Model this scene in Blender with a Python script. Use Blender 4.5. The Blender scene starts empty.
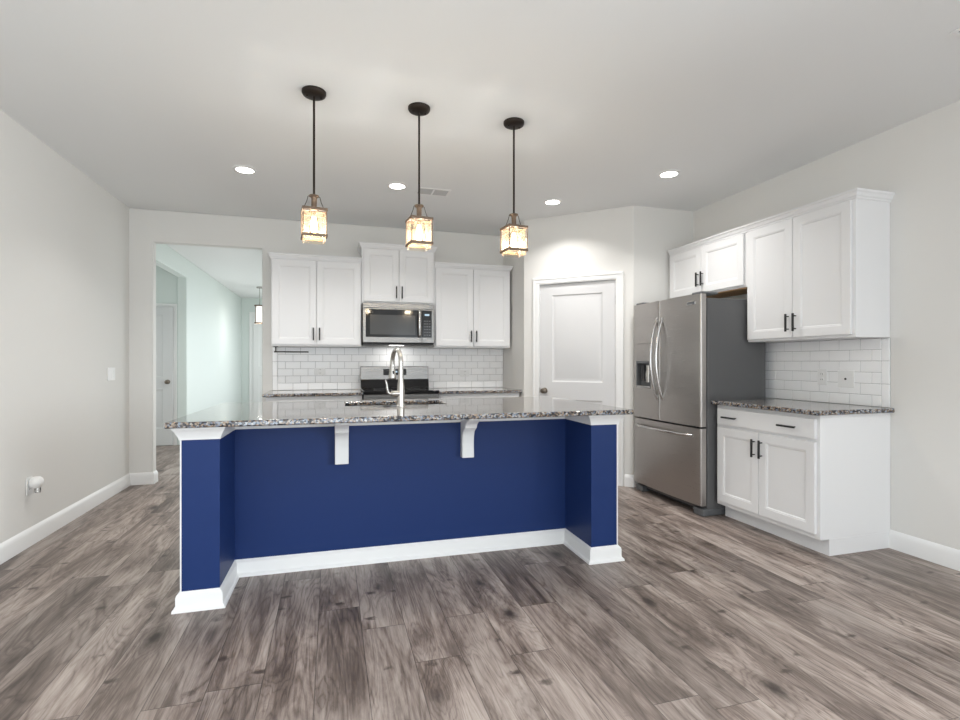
import bpy, bmesh, math, random
from mathutils import Vector, Matrix
random.seed(7)
SC = bpy.context.scene
COL = SC.collection
R = math.radians

# ---------------------------------------------------------------- camera
EYE = 1.2107
cam_data = bpy.data.cameras.new('camera')
cam_data.sensor_width = 36.0
cam_data.lens = 36.0 * 503.34 / 960.0
cam_data.shift_y = 2.6 / 960.0
cam_data.clip_start = 0.02
cam = bpy.data.objects.new('camera', cam_data)
COL.objects.link(cam)
cam.location = (0, 0, EYE)
cam.rotation_euler = (R(90), 0, -0.286113)
SC.camera = cam

# ---------------------------------------------------------------- room numbers
XL, XR, YB, H = -1.9207, 3.5088, 5.747, 2.74
YR = -2.6                      # rear wall, behind the camera
HX, HR, HY = -2.05, -0.56, 13.0  # hall: left wall, right wall, far wall

# ---------------------------------------------------------------- world, exposure, daylight, added fill
SC.view_settings.view_transform = 'Standard'
SC.view_settings.look = 'None'
SC.view_settings.gamma = 1.0
SC.view_settings.use_curve_mapping = False
SC.view_settings.exposure = 0.36
w = bpy.data.worlds.new('sky'); SC.world = w
w.use_nodes = True
bg = w.node_tree.nodes['Background']
bg.inputs[0].default_value = (0.80, 0.90, 1.0, 1)
bg.inputs[1].default_value = 1.0

def area(name, loc, rot, sx, sy, power, color=(1, 1, 1), shape='RECTANGLE', spread=180):
    d = bpy.data.lights.new(name, 'AREA')
    d.shape = shape; d.size = sx; d.size_y = sy
    d.energy = power; d.color = color; d.spread = R(spread)
    o = bpy.data.objects.new(name, d); COL.objects.link(o)
    o.location = loc; o.rotation_euler = rot
    return o
DAY = (0.88, 0.95, 1.0)
SC.cycles.max_bounces = 16
SC.cycles.diffuse_bounces = 8
SC.cycles.transparent_max_bounces = 16
# daylight in the two windows and the glass door of the wall behind the camera (faces +Y)
area('daylight_patio', (-0.5, YR - 0.10, 1.15), (R(94), 0, 0), 2.2, 2.1, 46, DAY)
area('daylight_window', (2.2, YR - 0.10, 1.5), (R(100), 0, 0), 1.5, 1.4, 12, DAY)
# added fill for the left wall, at an invented side window (faces -X)
area('side_fill', (XR + 0.09, -1.35, 1.45), (0, R(88), 0), 1.5, 1.9, 150, DAY, spread=130)
# added fill that brightens the hall through an unseen, invented window (faces -X)
area('hall_fill', (HR + 0.16, 9.3, 1.15), (0, R(90), 0), 1.7, 6.2, 46, (0.97, 1.0, 0.985))

# added fill for the recess door; no window is built there (faces +X)
area('recess_fill', (-3.97, 7.4, 1.2), (0, R(-90), 0), 1.5, 1.2, 7, (1, 1, 1))

# ---------------------------------------------------------------- materials
def mat(name, color=(.8, .8, .8), rough=.5, metal=0.0, spec=.5, emit=None, estr=0.0, coat=0.0):
    m = bpy.data.materials.new(name); m.use_nodes = True
    b = m.node_tree.nodes['Principled BSDF']
    b.inputs['Base Color'].default_value = (*color, 1)
    b.inputs['Roughness'].default_value = rough
    b.inputs['Metallic'].default_value = metal
    b.inputs['Specular IOR Level'].default_value = spec
    b.inputs['Coat Weight'].default_value = coat
    if emit:
        b.inputs['Emission Color'].default_value = (*emit, 1)
        b.inputs['Emission Strength'].default_value = estr
    return m

class NT:
    """small node-tree helper"""
    def __init__(self, m):
        self.t = m.node_tree; self.n = self.t.nodes; self.l = self.t.links
        self.b = self.n['Principled BSDF']
    def new(self, kind, **kw):
        x = self.n.new(kind)
        for k, v in kw.items(): setattr(x, k, v)
        return x
    def put(self, sock, v):
        if hasattr(v, 'is_output'): self.l.new(v, sock)
        else: sock.default_value = v
    def math(self, op, a, b=None, c=None, clamp=False):
        x = self.new('ShaderNodeMath', operation=op, use_clamp=clamp)
        self.put(x.inputs[0], a)
        if b is not None: self.put(x.inputs[1], b)
        if c is not None: self.put(x.inputs[2], c)
        return x.outputs[0]
    def comb(self, x, y, z):
        c = self.new('ShaderNodeCombineXYZ')
        for i, v in enumerate((x, y, z)): self.put(c.inputs[i], v)
        return c.outputs[0]
    def noise(self, vec, scale=5, detail=2, rough=.5, dist=0, out='Fac'):
        x = self.new('ShaderNodeTexNoise')
        self.put(x.inputs['Vector'], vec)
        x.inputs['Scale'].default_value = scale; x.inputs['Detail'].default_value = detail
        x.inputs['Roughness'].default_value = rough; x.inputs['Distortion'].default_value = dist
        return x.outputs[out]
    def ramp(self, fac, stops, interp='LINEAR'):
        x = self.new('ShaderNodeValToRGB'); r = x.color_ramp; r.interpolation = interp
        while len(r.elements) > 1: r.elements.remove(r.elements[-1])
        r.elements[0].position = stops[0][0]; r.elements[0].color = (*stops[0][1], 1)
        for p, c in stops[1:]:
            e = r.elements.new(p); e.color = (*c, 1)
        self.put(x.inputs[0], fac)
        return x.outputs[0]
    def mix(self, fac, a, b, blend='MIX'):
        x = self.new('ShaderNodeMix', data_type='RGBA', blend_type=blend)
        self.put(x.inputs[0], fac); self.put(x.inputs[6], a); self.put(x.inputs[7], b)
        return x.outputs[2]
    def bump(self, h, strength=.2, dist=.002):
        x = self.new('ShaderNodeBump')
        x.inputs['Strength'].default_value = strength; x.inputs['Distance'].default_value = dist
        self.put(x.inputs['Height'], h)
        self.l.new(x.outputs[0], self.b.inputs['Normal'])
    def obj(self):
        return self.new('ShaderNodeTexCoord').outputs['Object']

def paint(name, color, rough=.6, bump=.05, scale=180, spec=.3):
    m = mat(name, color, rough, spec=spec); t = NT(m)
    t.bump(t.noise(t.obj(), scale, 3), bump, .001)
    return m

M = {}
M['wall'] = paint('wall_paint_greige', (.72, .71, .685), .75)
M['ceiling'] = paint('ceiling_paint', (.785, .795, .795), .85, .08, 140)
M['hall_green'] = paint('hall_paint_pale_green', (.66, .715, .69), .7)
M['white'] = paint('cabinet_white', (.76, .76, .765), .38, .01, 60, .45)
M['trim'] = paint('trim_white', (.79, .79, .785), .4, .01, 60, .45)
M['door'] = paint('door_white', (.64, .64, .645), .42, .01, 60, .45)
M['blue'] = paint('navy_paint', (.013, .033, .127), .45, .12, 120, .2)
M['black'] = mat('black_metal', (.008, .008, .009), .5, .0)
M['bronze'] = mat('dark_bronze', (.030, .022, .017), .45, .7)
M['iron'] = mat('weathered_bronze', (.17, .12, .085), .55, .6)
M['black_glass'] = mat('black_glass', (.010, .010, .011), .06, 0, .32)
M['plastic'] = mat('white_plastic', (.82, .82, .81), .35)
M['grey_side'] = paint('grey_enamel', (.118, .118, .119), .5, .05, 300)
M['dark'] = mat('dark_plastic', (.02, .02, .022), .5)
M['grey_plastic'] = mat('grey_plastic', (.11, .115, .12), .45)
M['chrome'] = mat('polished_steel', (.55, .54, .53), .16, 1)
M['nickel'] = mat('brushed_nickel', (.52, .50, .47), .27, 1)
M['knob'] = mat('aged_nickel', (.20, .17, .14), .3, .9)
M['grout'] = paint('grout_grey', (.44, .44, .44), .9, .1, 400)
M['tile'] = mat('white_glazed_tile', (.92, .92, .92), .22, 0, .4)
M['outlet_slot'] = mat('slot_dark', (.05, .05, .05), .6)
M['display'] = mat('display_glow', (.01, .01, .012), .2, emit=(.55, .75, .9), estr=.7)
M['button'] = mat('panel_print', (.14, .14, .145), .4)
M['lens'] = mat('lamp_lens', (.9, .9, .9), .5, emit=(1, .97, .92), estr=9)
M['bulb'] = mat('bulb_glow', (1, .8, .5), .4, emit=(1, .70, .36), estr=16)
M['vent_dark'] = mat('vent_shadow', (.16, .16, .16), .8)
M['louvre'] = mat('louvre_grey', (.50, .50, .50), .6)
M['porcelain'] = mat('frosted_glass', (.85, .85, .82), .3, emit=(1, .96, .9), estr=.6)

def wood_underside():
    m = mat('raw_plywood', (.5, .3, .15), .6); t = NT(m)
    mp = t.new('ShaderNodeMapping'); t.put(mp.inputs[0], t.obj()); mp.inputs['Scale'].default_value = (3, 40, 40)
    n = t.noise(mp.outputs[0], 2, 4, .6, .4)
    t.put(t.b.inputs['Base Color'], t.ramp(n, [(.3, (.48, .27, .12)), (.7, (.70, .46, .25))]))
    return m
M['ply'] = wood_underside()

def stainless(name, col, rough, axis):
    m = mat(name, col, rough, 1); t = NT(m)
    mp = t.new('ShaderNodeMapping'); t.put(mp.inputs[0], t.obj())
    mp.inputs['Scale'].default_value = axis
    n = t.noise(mp.outputs[0], 1, 3, .6)
    t.put(t.b.inputs['Roughness'], t.math('MULTIPLY_ADD', n, .16, rough - .08))
    t.bump(n, .008, .0005)
    return m
M['steel'] = stainless('brushed_stainless', (.235, .228, .22), .28, (4, 600, 600))
M['fridge'] = stainless('fridge_stainless', (.46, .435, .415), .30, (4, 6, 700))

def granite():
    m = mat('speckled_granite', (.3, .25, .2), .045, 0, .6); t = NT(m)
    o = t.obj()
    warp = t.noise(o, 60, 2, .5, 0, 'Color')
    va = t.new('ShaderNodeVectorMath', operation='MULTIPLY_ADD')
    t.put(va.inputs[0], warp); va.inputs[1].default_value = (.008, .008, .008); t.put(va.inputs[2], o)
    v = t.new('ShaderNodeTexVoronoi'); t.put(v.inputs['Vector'], va.outputs[0]); v.inputs['Scale'].default_value = 110
    s = t.new('ShaderNodeSeparateColor'); t.put(s.inputs[0], v.outputs['Color'])
    big = t.noise(o, 26, 3, .6)
    f = t.math('MULTIPLY_ADD', t.math('SUBTRACT', big, .5), .55, s.outputs[0])
    c = t.ramp(f, [(0, (.012, .012, .016)), (.30, (.028, .028, .036)), (.36, (.11, .080, .062)), (.50, (.27, .20, .145)),
                   (.62, (.35, .275, .205)), (.69, (.13, .155, .20)), (.84, (.24, .28, .34)), (.92, (.40, .37, .33)), (1, (.42, .41, .39))], 'LINEAR')  # blue-grey stops paint in the cool daylight reflected on the edges
    t.put(t.b.inputs['Base Color'], c)
    t.b.inputs['Coat Weight'].default_value = .25
    t.b.inputs['Coat Roughness'].default_value = .04
    return m
M['granite'] = granite()

def floor_mat():
    m = mat('grey_brown_laminate', (.3, .25, .22), .42, 0, .42); t = NT(m)
    sp = t.new('ShaderNodeSeparateXYZ'); t.put(sp.inputs[0], t.obj())
    x, y = sp.outputs[0], sp.outputs[1]
    PW, PL = .192, 1.28
    xs = t.math('DIVIDE', t.math('ADD', x, 20 * PW + .445), PW)
    i = t.math('FLOOR', xs); fx = t.math('FRACT', xs)
    wn = t.new('ShaderNodeTexWhiteNoise', noise_dimensions='1D'); t.put(wn.inputs['W'], i)
    ys = t.math('ADD', t.math('DIVIDE', t.math('ADD', y, 12.0), PL), t.math('MULTIPLY', wn.outputs['Value'], 7.3))
    j = t.math('FLOOR', ys); fy = t.math('FRACT', ys)
    wn2 = t.new('ShaderNodeTexWhiteNoise', noise_dimensions='2D'); t.put(wn2.inputs['Vector'], t.comb(i, j, 0))
    rc = t.new('ShaderNodeSeparateColor'); t.put(rc.inputs[0], wn2.outputs['Color'])
    r1, r2, r3 = rc.outputs[0], rc.outputs[1], rc.outputs[2]
    ox = t.math('MULTIPLY_ADD', r1, 31.0, x); oy = t.math('MULTIPLY_ADD', r2, 57.0, y); oz = t.math('MULTIPLY', r3, 19.0)
    def vec(sx, sy): return t.comb(t.math('MULTIPLY', ox, sx), t.math('MULTIPLY', oy, sy), oz)
    # knots: scattered dark spots that bend the grain round them
    kv = t.new('ShaderNodeTexVoronoi'); t.put(kv.inputs['Vector'], vec(5.2, 2.6)); kv.inputs['Scale'].default_value = 1.0
    kd = t.math('ADD', kv.outputs['Distance'], t.math('MULTIPLY', t.math('SUBTRACT', t.noise(vec(30, 14), 1, 3, .6), .5), .22))
    kc = t.new('ShaderNodeSeparateColor'); t.put(kc.inputs[0], kv.outputs['Color'])
    keep = t.math('GREATER_THAN', kc.outputs[0], .42)
    def fall(d, a, b):
        mr = t.new('ShaderNodeMapRange', interpolation_type='SMOOTHSTEP'); t.put(mr.inputs[0], d)
        mr.inputs[1].default_value = a; mr.inputs[2].default_value = b; mr.inputs[3].default_value = 1; mr.inputs[4].default_value = 0
        return mr.outputs[0]
    kn = t.math('MULTIPLY', fall(kd, .03, .21), keep)
    halo = t.math('MULTIPLY', fall(kd, .05, .50), keep)
    # broad cloudy tone, cathedral lines, fine pores
    cloud = t.noise(vec(6.5, 1.15), 1, 5, .60, 1.2)
    cath_in = t.math('ADD', t.math('MULTIPLY', t.noise(vec(5.0, .62), 1, 3, .45, .5), 24.0), t.math('MULTIPLY', halo, 2.6))
    cath = t.math('POWER', t.math('ABSOLUTE', t.math('SINE', t.math('MULTIPLY', cath_in, 3.1416))), .55)
    fine = t.noise(vec(230, 9.0), 1, 5, .7, .3)
    mid = t.noise(vec(38, 3.2), 1, 4, .65, 1.0)
    patch = t.math('MULTIPLY', t.noise(vec(3.5, .8), 1, 2, .5), 1.0)
    g = t.math('ADD', t.math('MULTIPLY', cloud, .86), t.math('MULTIPLY', mid, .34))
    g = t.math('ADD', g, t.math('MULTIPLY', fine, .30))
    g = t.math('ADD', g, t.math('MULTIPLY', t.math('MULTIPLY', cath, patch), .22))
    g = t.math('SUBTRACT', g, .375)
    c = t.ramp(g, [(.24, (.070, .052, .044)), (.39, (.165, .129, .111)), (.50, (.280, .229, .202)), (.61, (.380, .324, .290)), (.78, (.48, .42, .38))])
    tone = t.math('MULTIPLY_ADD', r3, .34, .83)
    c = t.mix(1.0, c, t.comb(tone, tone, tone), 'MULTIPLY')
    c = t.mix(t.math('MULTIPLY', halo, .5), c, (.085, .062, .052, 1))
    c = t.mix(t.math('MULTIPLY', kn, .92), c, (.030, .021, .018, 1))
    sv = t.new('ShaderNodeTexVoronoi'); t.put(sv.inputs['Vector'], vec(7.0, 11.0)); sv.inputs['Scale'].default_value = 1.0
    sc_ = t.new('ShaderNodeSeparateColor'); t.put(sc_.inputs[0], sv.outputs['Color'])
    sd = t.math('ADD', sv.outputs['Distance'], t.math('MULTIPLY', t.math('SUBTRACT', t.noise(vec(45, 60), 1, 3, .6), .5), .35))
    fleck = t.math('MULTIPLY', fall(sd, .05, .27), t.math('GREATER_THAN', sc_.outputs[0], .74))
    c = t.mix(t.math('MULTIPLY', fleck, .85), c, (.050, .036, .030, 1))
    ex = t.math('MINIMUM', fx, t.math('SUBTRACT', 1.0, fx))
    ey = t.math('MINIMUM', fy, t.math('SUBTRACT', 1.0, fy))
    seam = t.math('MAXIMUM', t.math('LESS_THAN', ex, .0085), t.math('LESS_THAN', ey, .0013))
    c = t.mix(t.math('MULTIPLY', seam, .62), c, (.035, .027, .024, 1))
    t.put(t.b.inputs['Base Color'], c)
    t.put(t.b.inputs['Roughness'], t.math('MULTIPLY_ADD', fine, .18, .30))
    hgt = t.math('SUBTRACT', t.math('MULTIPLY', fine, .4), t.math('MULTIPLY', seam, 1.0))
    t.bump(hgt, .22, .0012)
    return m
M['floor'] = floor_mat()

def clear_glass(name, tint, gloss=.12):
    m = bpy.data.materials.new(name); m.use_nodes = True
    nt = m.node_tree; nt.nodes.clear()
    out = nt.nodes.new('ShaderNodeOutputMaterial'); mx = nt.nodes.new('ShaderNodeMixShader')
    tr = nt.nodes.new('ShaderNodeBsdfTransparent'); gl = nt.nodes.new('ShaderNodeBsdfGlossy')
    tr.inputs[0].default_value = (*tint, 1); gl.inputs['Roughness'].default_value = .22
    fr = nt.nodes.new('ShaderNodeFresnel'); fr.inputs[0].default_value = 1.45
    ad = nt.nodes.new('ShaderNodeMath'); ad.operation = 'ADD'; ad.inputs[1].default_value = gloss
    nt.links.new(fr.outputs[0], ad.inputs[0]); nt.links.new(ad.outputs[0], mx.inputs[0])
    nt.links.new(tr.outputs[0], mx.inputs[1]); nt.links.new(gl.outputs[0], mx.inputs[2])
    nt.links.new(mx.outputs[0], out.inputs[0])
    return m
def seeded():
    m = clear_glass('amber_seeded_glass', (.97, .90, .78), .03)
    nt = m.node_tree; mx = nt.nodes['Mix Shader']
    tl = nt.nodes.new('ShaderNodeBsdfTranslucent'); tl.inputs[0].default_value = (.80, .60, .40, 1)
    m2 = nt.nodes.new('ShaderNodeMixShader'); m2.inputs[0].default_value = .07
    out = nt.nodes['Material Output']
    nt.links.new(mx.outputs[0], m2.inputs[1]); nt.links.new(tl.outputs[0], m2.inputs[2]); nt.links.new(m2.outputs[0], out.inputs[0])
    return m
M['seeded_glass'] = seeded()

# ---------------------------------------------------------------- mesh helpers
class MB:
    def __init__(self): self.v = []; self.f = []
    def add(self, verts, faces):
        n = len(self.v); self.v += [tuple(p) for p in verts]
        self.f += [tuple(i + n for i in q) for q in faces]; return self
    def box(self, x0, x1, y0, y1, z0, z1):
        return self.add([(x0, y0, z0), (x1, y0, z0), (x1, y1, z0), (x0, y1, z0), (x0, y0, z1), (x1, y0, z1), (x1, y1, z1), (x0, y1, z1)],
                        [(0, 3, 2, 1), (4, 5, 6, 7), (0, 1, 5, 4), (1, 2, 6, 5), (2, 3, 7, 6), (3, 0, 4, 7)])
    def loft(self, loops, cap=True, closed=True):
        n = len(loops[0]); vs = [p for l in loops for p in l]; fs = []
        for k in range(len(loops) - 1):
            for i in range(n if closed else n - 1):
                a, b = k * n + i, k * n + (i + 1) % n
                fs.append((a, b, b + n, a + n))
        if cap:
            fs.append(tuple(range(n))[::-1]); fs.append(tuple((len(loops) - 1) * n + i for i in range(n)))
        return self.add(vs, fs)
    def lathe(self, prof, c=(0, 0, 0), seg=24, axis='z', cap=True):
        loops = []
        for r, h in prof:
            l = []
            for i in range(seg):
                a = 2 * math.pi * i / seg
                p = (r * math.cos(a), r * math.sin(a), h)
                if axis == 'x': p = (p[2], p[0], p[1])
                if axis == 'y': p = (p[1], p[2], p[0])
                l.append((p[0] + c[0], p[1] + c[1], p[2] + c[2]))
            loops.append(l)
        return self.loft(loops, cap)
    def tube(self, pts, rad, seg=12, squash=1.0):
        pts = [Vector(p) for p in pts]; rads = rad if isinstance(rad, (list, tuple)) else [rad] * len(pts)
        t0 = (pts[1] - pts[0]).normalized()
        up = Vector((0, 0, 1)) if abs(t0.z) < .9 else Vector((1, 0, 0))
        nrm = (up - t0 * up.dot(t0)).normalized(); loops = []
        for i, p in enumerate(pts):
            t = (pts[min(i + 1, len(pts) - 1)] - pts[max(i - 1, 0)]).normalized()
            nrm = (nrm - t * nrm.dot(t)).normalized(); bn = t.cross(nrm)
            loops.append([tuple(p + (nrm * math.cos(2 * math.pi * k / seg) * squash + bn * math.sin(2 * math.pi * k / seg)) * rads[i]) for k in range(seg)])
        return self.loft(loops)
    def sweep(self, path, prof, left=True):
        """profile [(offset, z)] swept along a 2D path with mitred corners; offset goes to the left (or right) of the path"""
        P = [Vector((p[0], p[1])) for p in path]; s = 1 if left else -1; loops = []
        for i, p in enumerate(P):
            ns = []
            if i > 0: d = (P[i] - P[i - 1]).normalized(); ns.append(Vector((-d.y, d.x)) * s)
            if i < len(P) - 1: d = (P[i + 1] - P[i]).normalized(); ns.append(Vector((-d.y, d.x)) * s)
            n = ns[0] if len(ns) == 1 else (ns[0] + ns[1]) / (1 + ns[0].dot(ns[1]))
            loops.append([(p.x + n.x * o, p.y + n.y * o, z) for o, z in prof])
        return self.loft(loops)
    def extrude_x(self, prof, x0, x1):      # profile [(y, z)]
        return self.loft([[(x0, a, b) for a, b in prof], [(x1, a, b) for a, b in prof]])
    def extrude_z(self, prof, z0, z1):      # profile [(x, y)]
        return self.loft([[(a, b, z0) for a, b in prof], [(a, b, z1) for a, b in prof]])
    def build(self, name, material, parent=None, bevel=0, seg=2, smooth=40):
        me = bpy.data.meshes.new(name); me.from_pydata(self.v, [], self.f)
        bm = bmesh.new(); bm.from_mesh(me)
        bmesh.ops.recalc_face_normals(bm, faces=bm.faces); bm.to_mesh(me); bm.free()
        me.materials.append(material)
        me.shade_smooth(); me.set_sharp_from_angle(angle=R(smooth))
        o = bpy.data.objects.new(name, me); COL.objects.link(o)
        if parent: o.parent = parent
        if bevel:
            b = o.modifiers.new('bevel', 'BEVEL'); b.width = bevel; b.segments = seg; b.limit_method = 'ANGLE'; b.angle_limit = R(35)
        return o

def tag(o, label, cat, group=None):
    o['label'] = label; o['category'] = cat
    if group: o['group'] = group
    return o
def thing(name, loc, label, cat, rz=0, group=None):
    o = bpy.data.objects.new(name, None); COL.objects.link(o)
    o.empty_display_size = .1
    o.location = loc; o.rotation_euler = (0, 0, rz)
    return tag(o, label, cat, group)
def struct(o, label=None):
    o['kind'] = 'structure'
    if label: o['label'] = label
    return o
def box(name, m, parent, *b, bevel=0):
    return MB().box(*b).build(name, m, parent, bevel)
def dup(root, loc, label):
    """copy of a thing with its parts and sub-parts"""
    r = root.copy(); COL.objects.link(r); r.location = loc; r['label'] = label
    def rec(src, dst):
        for ch in [o for o in COL.objects if o.parent == src and o != dst]:
            c = ch.copy(); COL.objects.link(c); c.parent = dst; rec(ch, c)
    rec(root, r)
    return r

# ---------------------------------------------------------------- room shell
WT = .13
struct(box('floor', M['floor'], None, -4.2, XR + .2, YR - .2, HY + .2, -.10, 0), 'grey brown wood plank floor')
struct(box('ceiling', M['ceiling'], None, -4.2, XR + .2, YR - .2, HY + .2, H, H + .12), 'pale grey flat ceiling')
struct(box('wall_left', M['wall'], None, XL - WT, XL, YR - WT, YB, 0, H), 'greige wall on the left side')
wrb = MB().box(XR, XR + WT, YR - WT, -2.35, 0, H).box(XR, XR + WT, -2.35, -.35, 0, .65).box(XR, XR + WT, -2.35, -.35, 2.25, H).box(XR, XR + WT, -.35, YB + WT, 0, H)
struct(wrb.build('wall_right', M['wall']), 'greige wall on the right side')
OX0, OX1, OZ = -1.715, -.708, 2.42
wout = [(XL - WT, 0), (OX0, 0), (OX0, OZ), (OX1, OZ), (OX1, 0), (XR, 0), (XR, H), (XL - WT, H)]
wb = MB().loft([[(a, YB, b) for a, b in wout], [(a, YB + .10, b) for a, b in wout]])
struct(wb.build('wall_back', M['wall'], bevel=.010, seg=3), 'greige back wall with a cased-free hall opening')
wr = MB()
for a, b, c, d in ((XL, -1.6, 0, H), (-1.6, .6, 2.2, H), (.6, 1.45, 0, H), (1.45, 2.95, 0, .8), (1.45, 2.95, 2.2, H), (2.95, XR, 0, H)):
    wr.box(a, b, YR - WT, YR, c, d)
struct(wr.build('wall_rear', M['wall']), 'greige wall behind the viewer with window openings')
def window_frame(name, x0, x1, z0, z1, n, label):
    b = MB(); y0, y1 = YR - .09, YR - .04
    b.box(x0, x1, y0, y1, z0, z0 + .05).box(x0, x1, y0, y1, z1 - .05, z1)
    for k in range(n + 1):
        xx = x0 + (x1 - x0 - .05) * k / n
        b.box(xx, xx + .05, y0, y1, z0 + .05, z1 - .05)
    return struct(b.build(name, M['trim']), label)
window_frame('window_1', -1.6, .6, 0, 2.2, 2, 'white framed glass patio door')
window_frame('window_2', 1.45, 2.95, .8, 2.2, 2, 'white framed double window')

wf3 = MB()
for a, b, c, d in ((-2.35, -.35, .65, .70), (-2.35, -.35, 2.20, 2.25), (-2.35, -2.30, .70, 2.20), (-.40, -.35, .70, 2.20), (-1.375, -1.325, .70, 2.20)):
    wf3.box(XR + .03, XR + .07, a, b, c, d)
struct(wf3.build('added_window_side', M['trim']), 'added white framed window in the right wall behind the viewer')  # unseen frame, added to go with the side fill light
# pantry box in the back right corner
PA, PB = Vector((1.983, 5.064)), Vector((2.816, 4.278))
PD = (PB - PA).normalized(); PLEN = (PB - PA).length; PRZ = math.atan2(PD.y, PD.x)
struct(MB().extrude_z([(PA.x, PA.y), (PA.x + .10, PA.y + .14), (PA.x + .10, YB), (PA.x, YB)], 0, H).build('wall_pantry_side', M['wall']), 'short greige pantry wall beside the back counter')
pw = MB().box(0, .165, 0, .11, 0, H).box(.990, PLEN, 0, .11, 0, H).box(.165, .990, 0, .11, 2.047, H)
o = pw.build('wall_pantry_angled', M['wall']); o.location = (PA.x, PA.y, 0); o.rotation_euler = (0, 0, PRZ)
struct(o, 'angled greige wall holding the pantry door')
struct(box('wall_pantry_front', M['wall'], None, PB.x, XR, PB.y, PB.y + .11, 0, H), 'narrow greige wall beside the refrigerator')

# hall
RY2, RZ = 8.33, 2.465
hout = [(YB + .10, 0), (6.70, 0), (6.70, RZ), (RY2, RZ), (RY2, 0), (HY, 0), (HY, H), (YB + .10, H)]
hl = MB().loft([[(HX - WT, a, b) for a, b in hout], [(HX, a, b) for a, b in hout]])
struct(hl.build('wall_hall_left', M['hall_green'], bevel=.01), 'pale green hall wall with a recess opening')
struct(box('wall_hall_far', M['hall_green'], None, HX - WT, HR + WT, HY, HY + WT, 0, H), 'pale green wall at the far end of the hall')
hr = MB().box(HR, HR + WT, YB + .1, 6.15, 0, H).box(HR, HR + WT, 6.15, 12.45, 2.05, H).box(HR, HR + WT, 6.15, 12.45, 0, .25).box(HR, HR + WT, 12.45, HY, 0, H)
struct(hr.build('wall_hall_right', M['hall_green']), 'pale green hall wall with an added window')
struct(MB().box(-4.0, HX - WT, RY2 + .02, RY2 + .13, 0, H).box(-4.1, -4.0, 6.5, RY2 + .13, 0, H).box(-4.0, HX - WT, 6.5, 6.6, 0, H).build('wall_hall_recess', M['hall_green']), 'green recess walls off the hall')

wf4 = MB()
for k in range(6):
    a = 6.15 + 1.25 * k; wf4.box(HR + .05, HR + .09, a, a + .05, .25, 2.05)
wf4.box(HR + .05, HR + .09, 6.2, 12.4, .25, .30).box(HR + .05, HR + .09, 6.2, 12.4, 2.0, 2.05)
struct(wf4.build('added_window_hall', M['trim']), 'added white framed window wall of the hall')  # unseen window wall, put in to let fill light into the hall
# baseboards
BASE = [(0, 0), (.016, 0), (.016, .085), (.012, .100), (.006, .112), (0, .118)]
SHOE = [(0, 0), (.026, 0), (.024, .012), (.016, .018), (.016, .085), (.012, .100), (.006, .112), (0, .118)]
struct(MB().sweep([(XL, YR), (XL, YB), (OX0, YB), (OX0, YB + .10)], BASE, left=False).build('baseboard_left', M['trim']), 'white baseboard along the left wall')
struct(MB().sweep([(XR, YR), (XR, 2.411)], BASE).build('baseboard_right', M['trim']), 'white baseboard along the right wall')
struct(MB().sweep([(PB.x - PD.x * .085, PB.y - PD.y * .085), (PB.x, PB.y), (XR, PB.y)], BASE, left=False).build('baseboard_pantry', M['trim']), 'white baseboard beside the refrigerator')
struct(MB().sweep([(HX, RY2), (HX, HY)], BASE, left=False).build('baseboard_hall', M['trim']), 'white baseboard along the hall wall')

# panelled slabs (doors): front faces -Y, x from 0 to wd, z from 0 to ht
def panel_slab(wd, ht, th, panels, steps, x0=0, z0=0, y=0):
    """slab with its back at y and front at y-th; panels = rects (xa, xb, za, zb); steps = [(inset, depth)]"""
    b = MB(); yf = y - th
    xs = sorted({0, wd, *[v for p in panels for v in p[:2]]}); zs = sorted({0, ht, *[v for p in panels for v in p[2:]]})
    def rect(xa, xb, za, zb, yy): return [(x0 + xa, yy, z0 + za), (x0 + xb, yy, z0 + za), (x0 + xb, yy, z0 + zb), (x0 + xa, yy, z0 + zb)]
    vid = {}
    def vert(p):
        k = tuple(round(q, 6) for q in p)
        if k not in vid: vid[k] = len(b.v); b.v.append(k)
        return vid[k]
    def quad(r): b.f.append(tuple(vert(p) for p in r))
    for i in range(len(xs) - 1):
        for k in range(len(zs) - 1):
            cx, cz = (xs[i] + xs[i + 1]) / 2, (zs[k] + zs[k + 1]) / 2
            if not any(p[0] < cx < p[1] and p[2] < cz < p[3] for p in panels):
                quad(rect(xs[i], xs[i + 1], zs[k], zs[k + 1], yf))
            quad(rect(xs[i], xs[i + 1], zs[k], zs[k + 1], y))
    for i in range(len(xs) - 1):
        for zz in (0, ht): quad([(x0 + xs[i], y, z0 + zz), (x0 + xs[i + 1], y, z0 + zz), (x0 + xs[i + 1], yf, z0 + zz), (x0 + xs[i], yf, z0 + zz)])
    for k in range(len(zs) - 1):
        for xx in (0, wd): quad([(x0 + xx, y, z0 + zs[k]), (x0 + xx, y, z0 + zs[k + 1]), (x0 + xx, yf, z0 + zs[k + 1]), (x0 + xx, yf, z0 + zs[k])])
    for (xa, xb, za, zb) in panels:
        prev = rect(xa, xb, za, zb, yf)
        for ins, dep in steps:
            cur = rect(xa + ins, xb - ins, za + ins, zb - ins, yf + dep)
            for q in range(4): quad([prev[q], prev[(q + 1) % 4], cur[(q + 1) % 4], cur[q]])
            prev = cur
        quad(prev)
    return b
DOOR_STEPS = [(.008, .007), (.020, .009), (.045, .003)]
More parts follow.
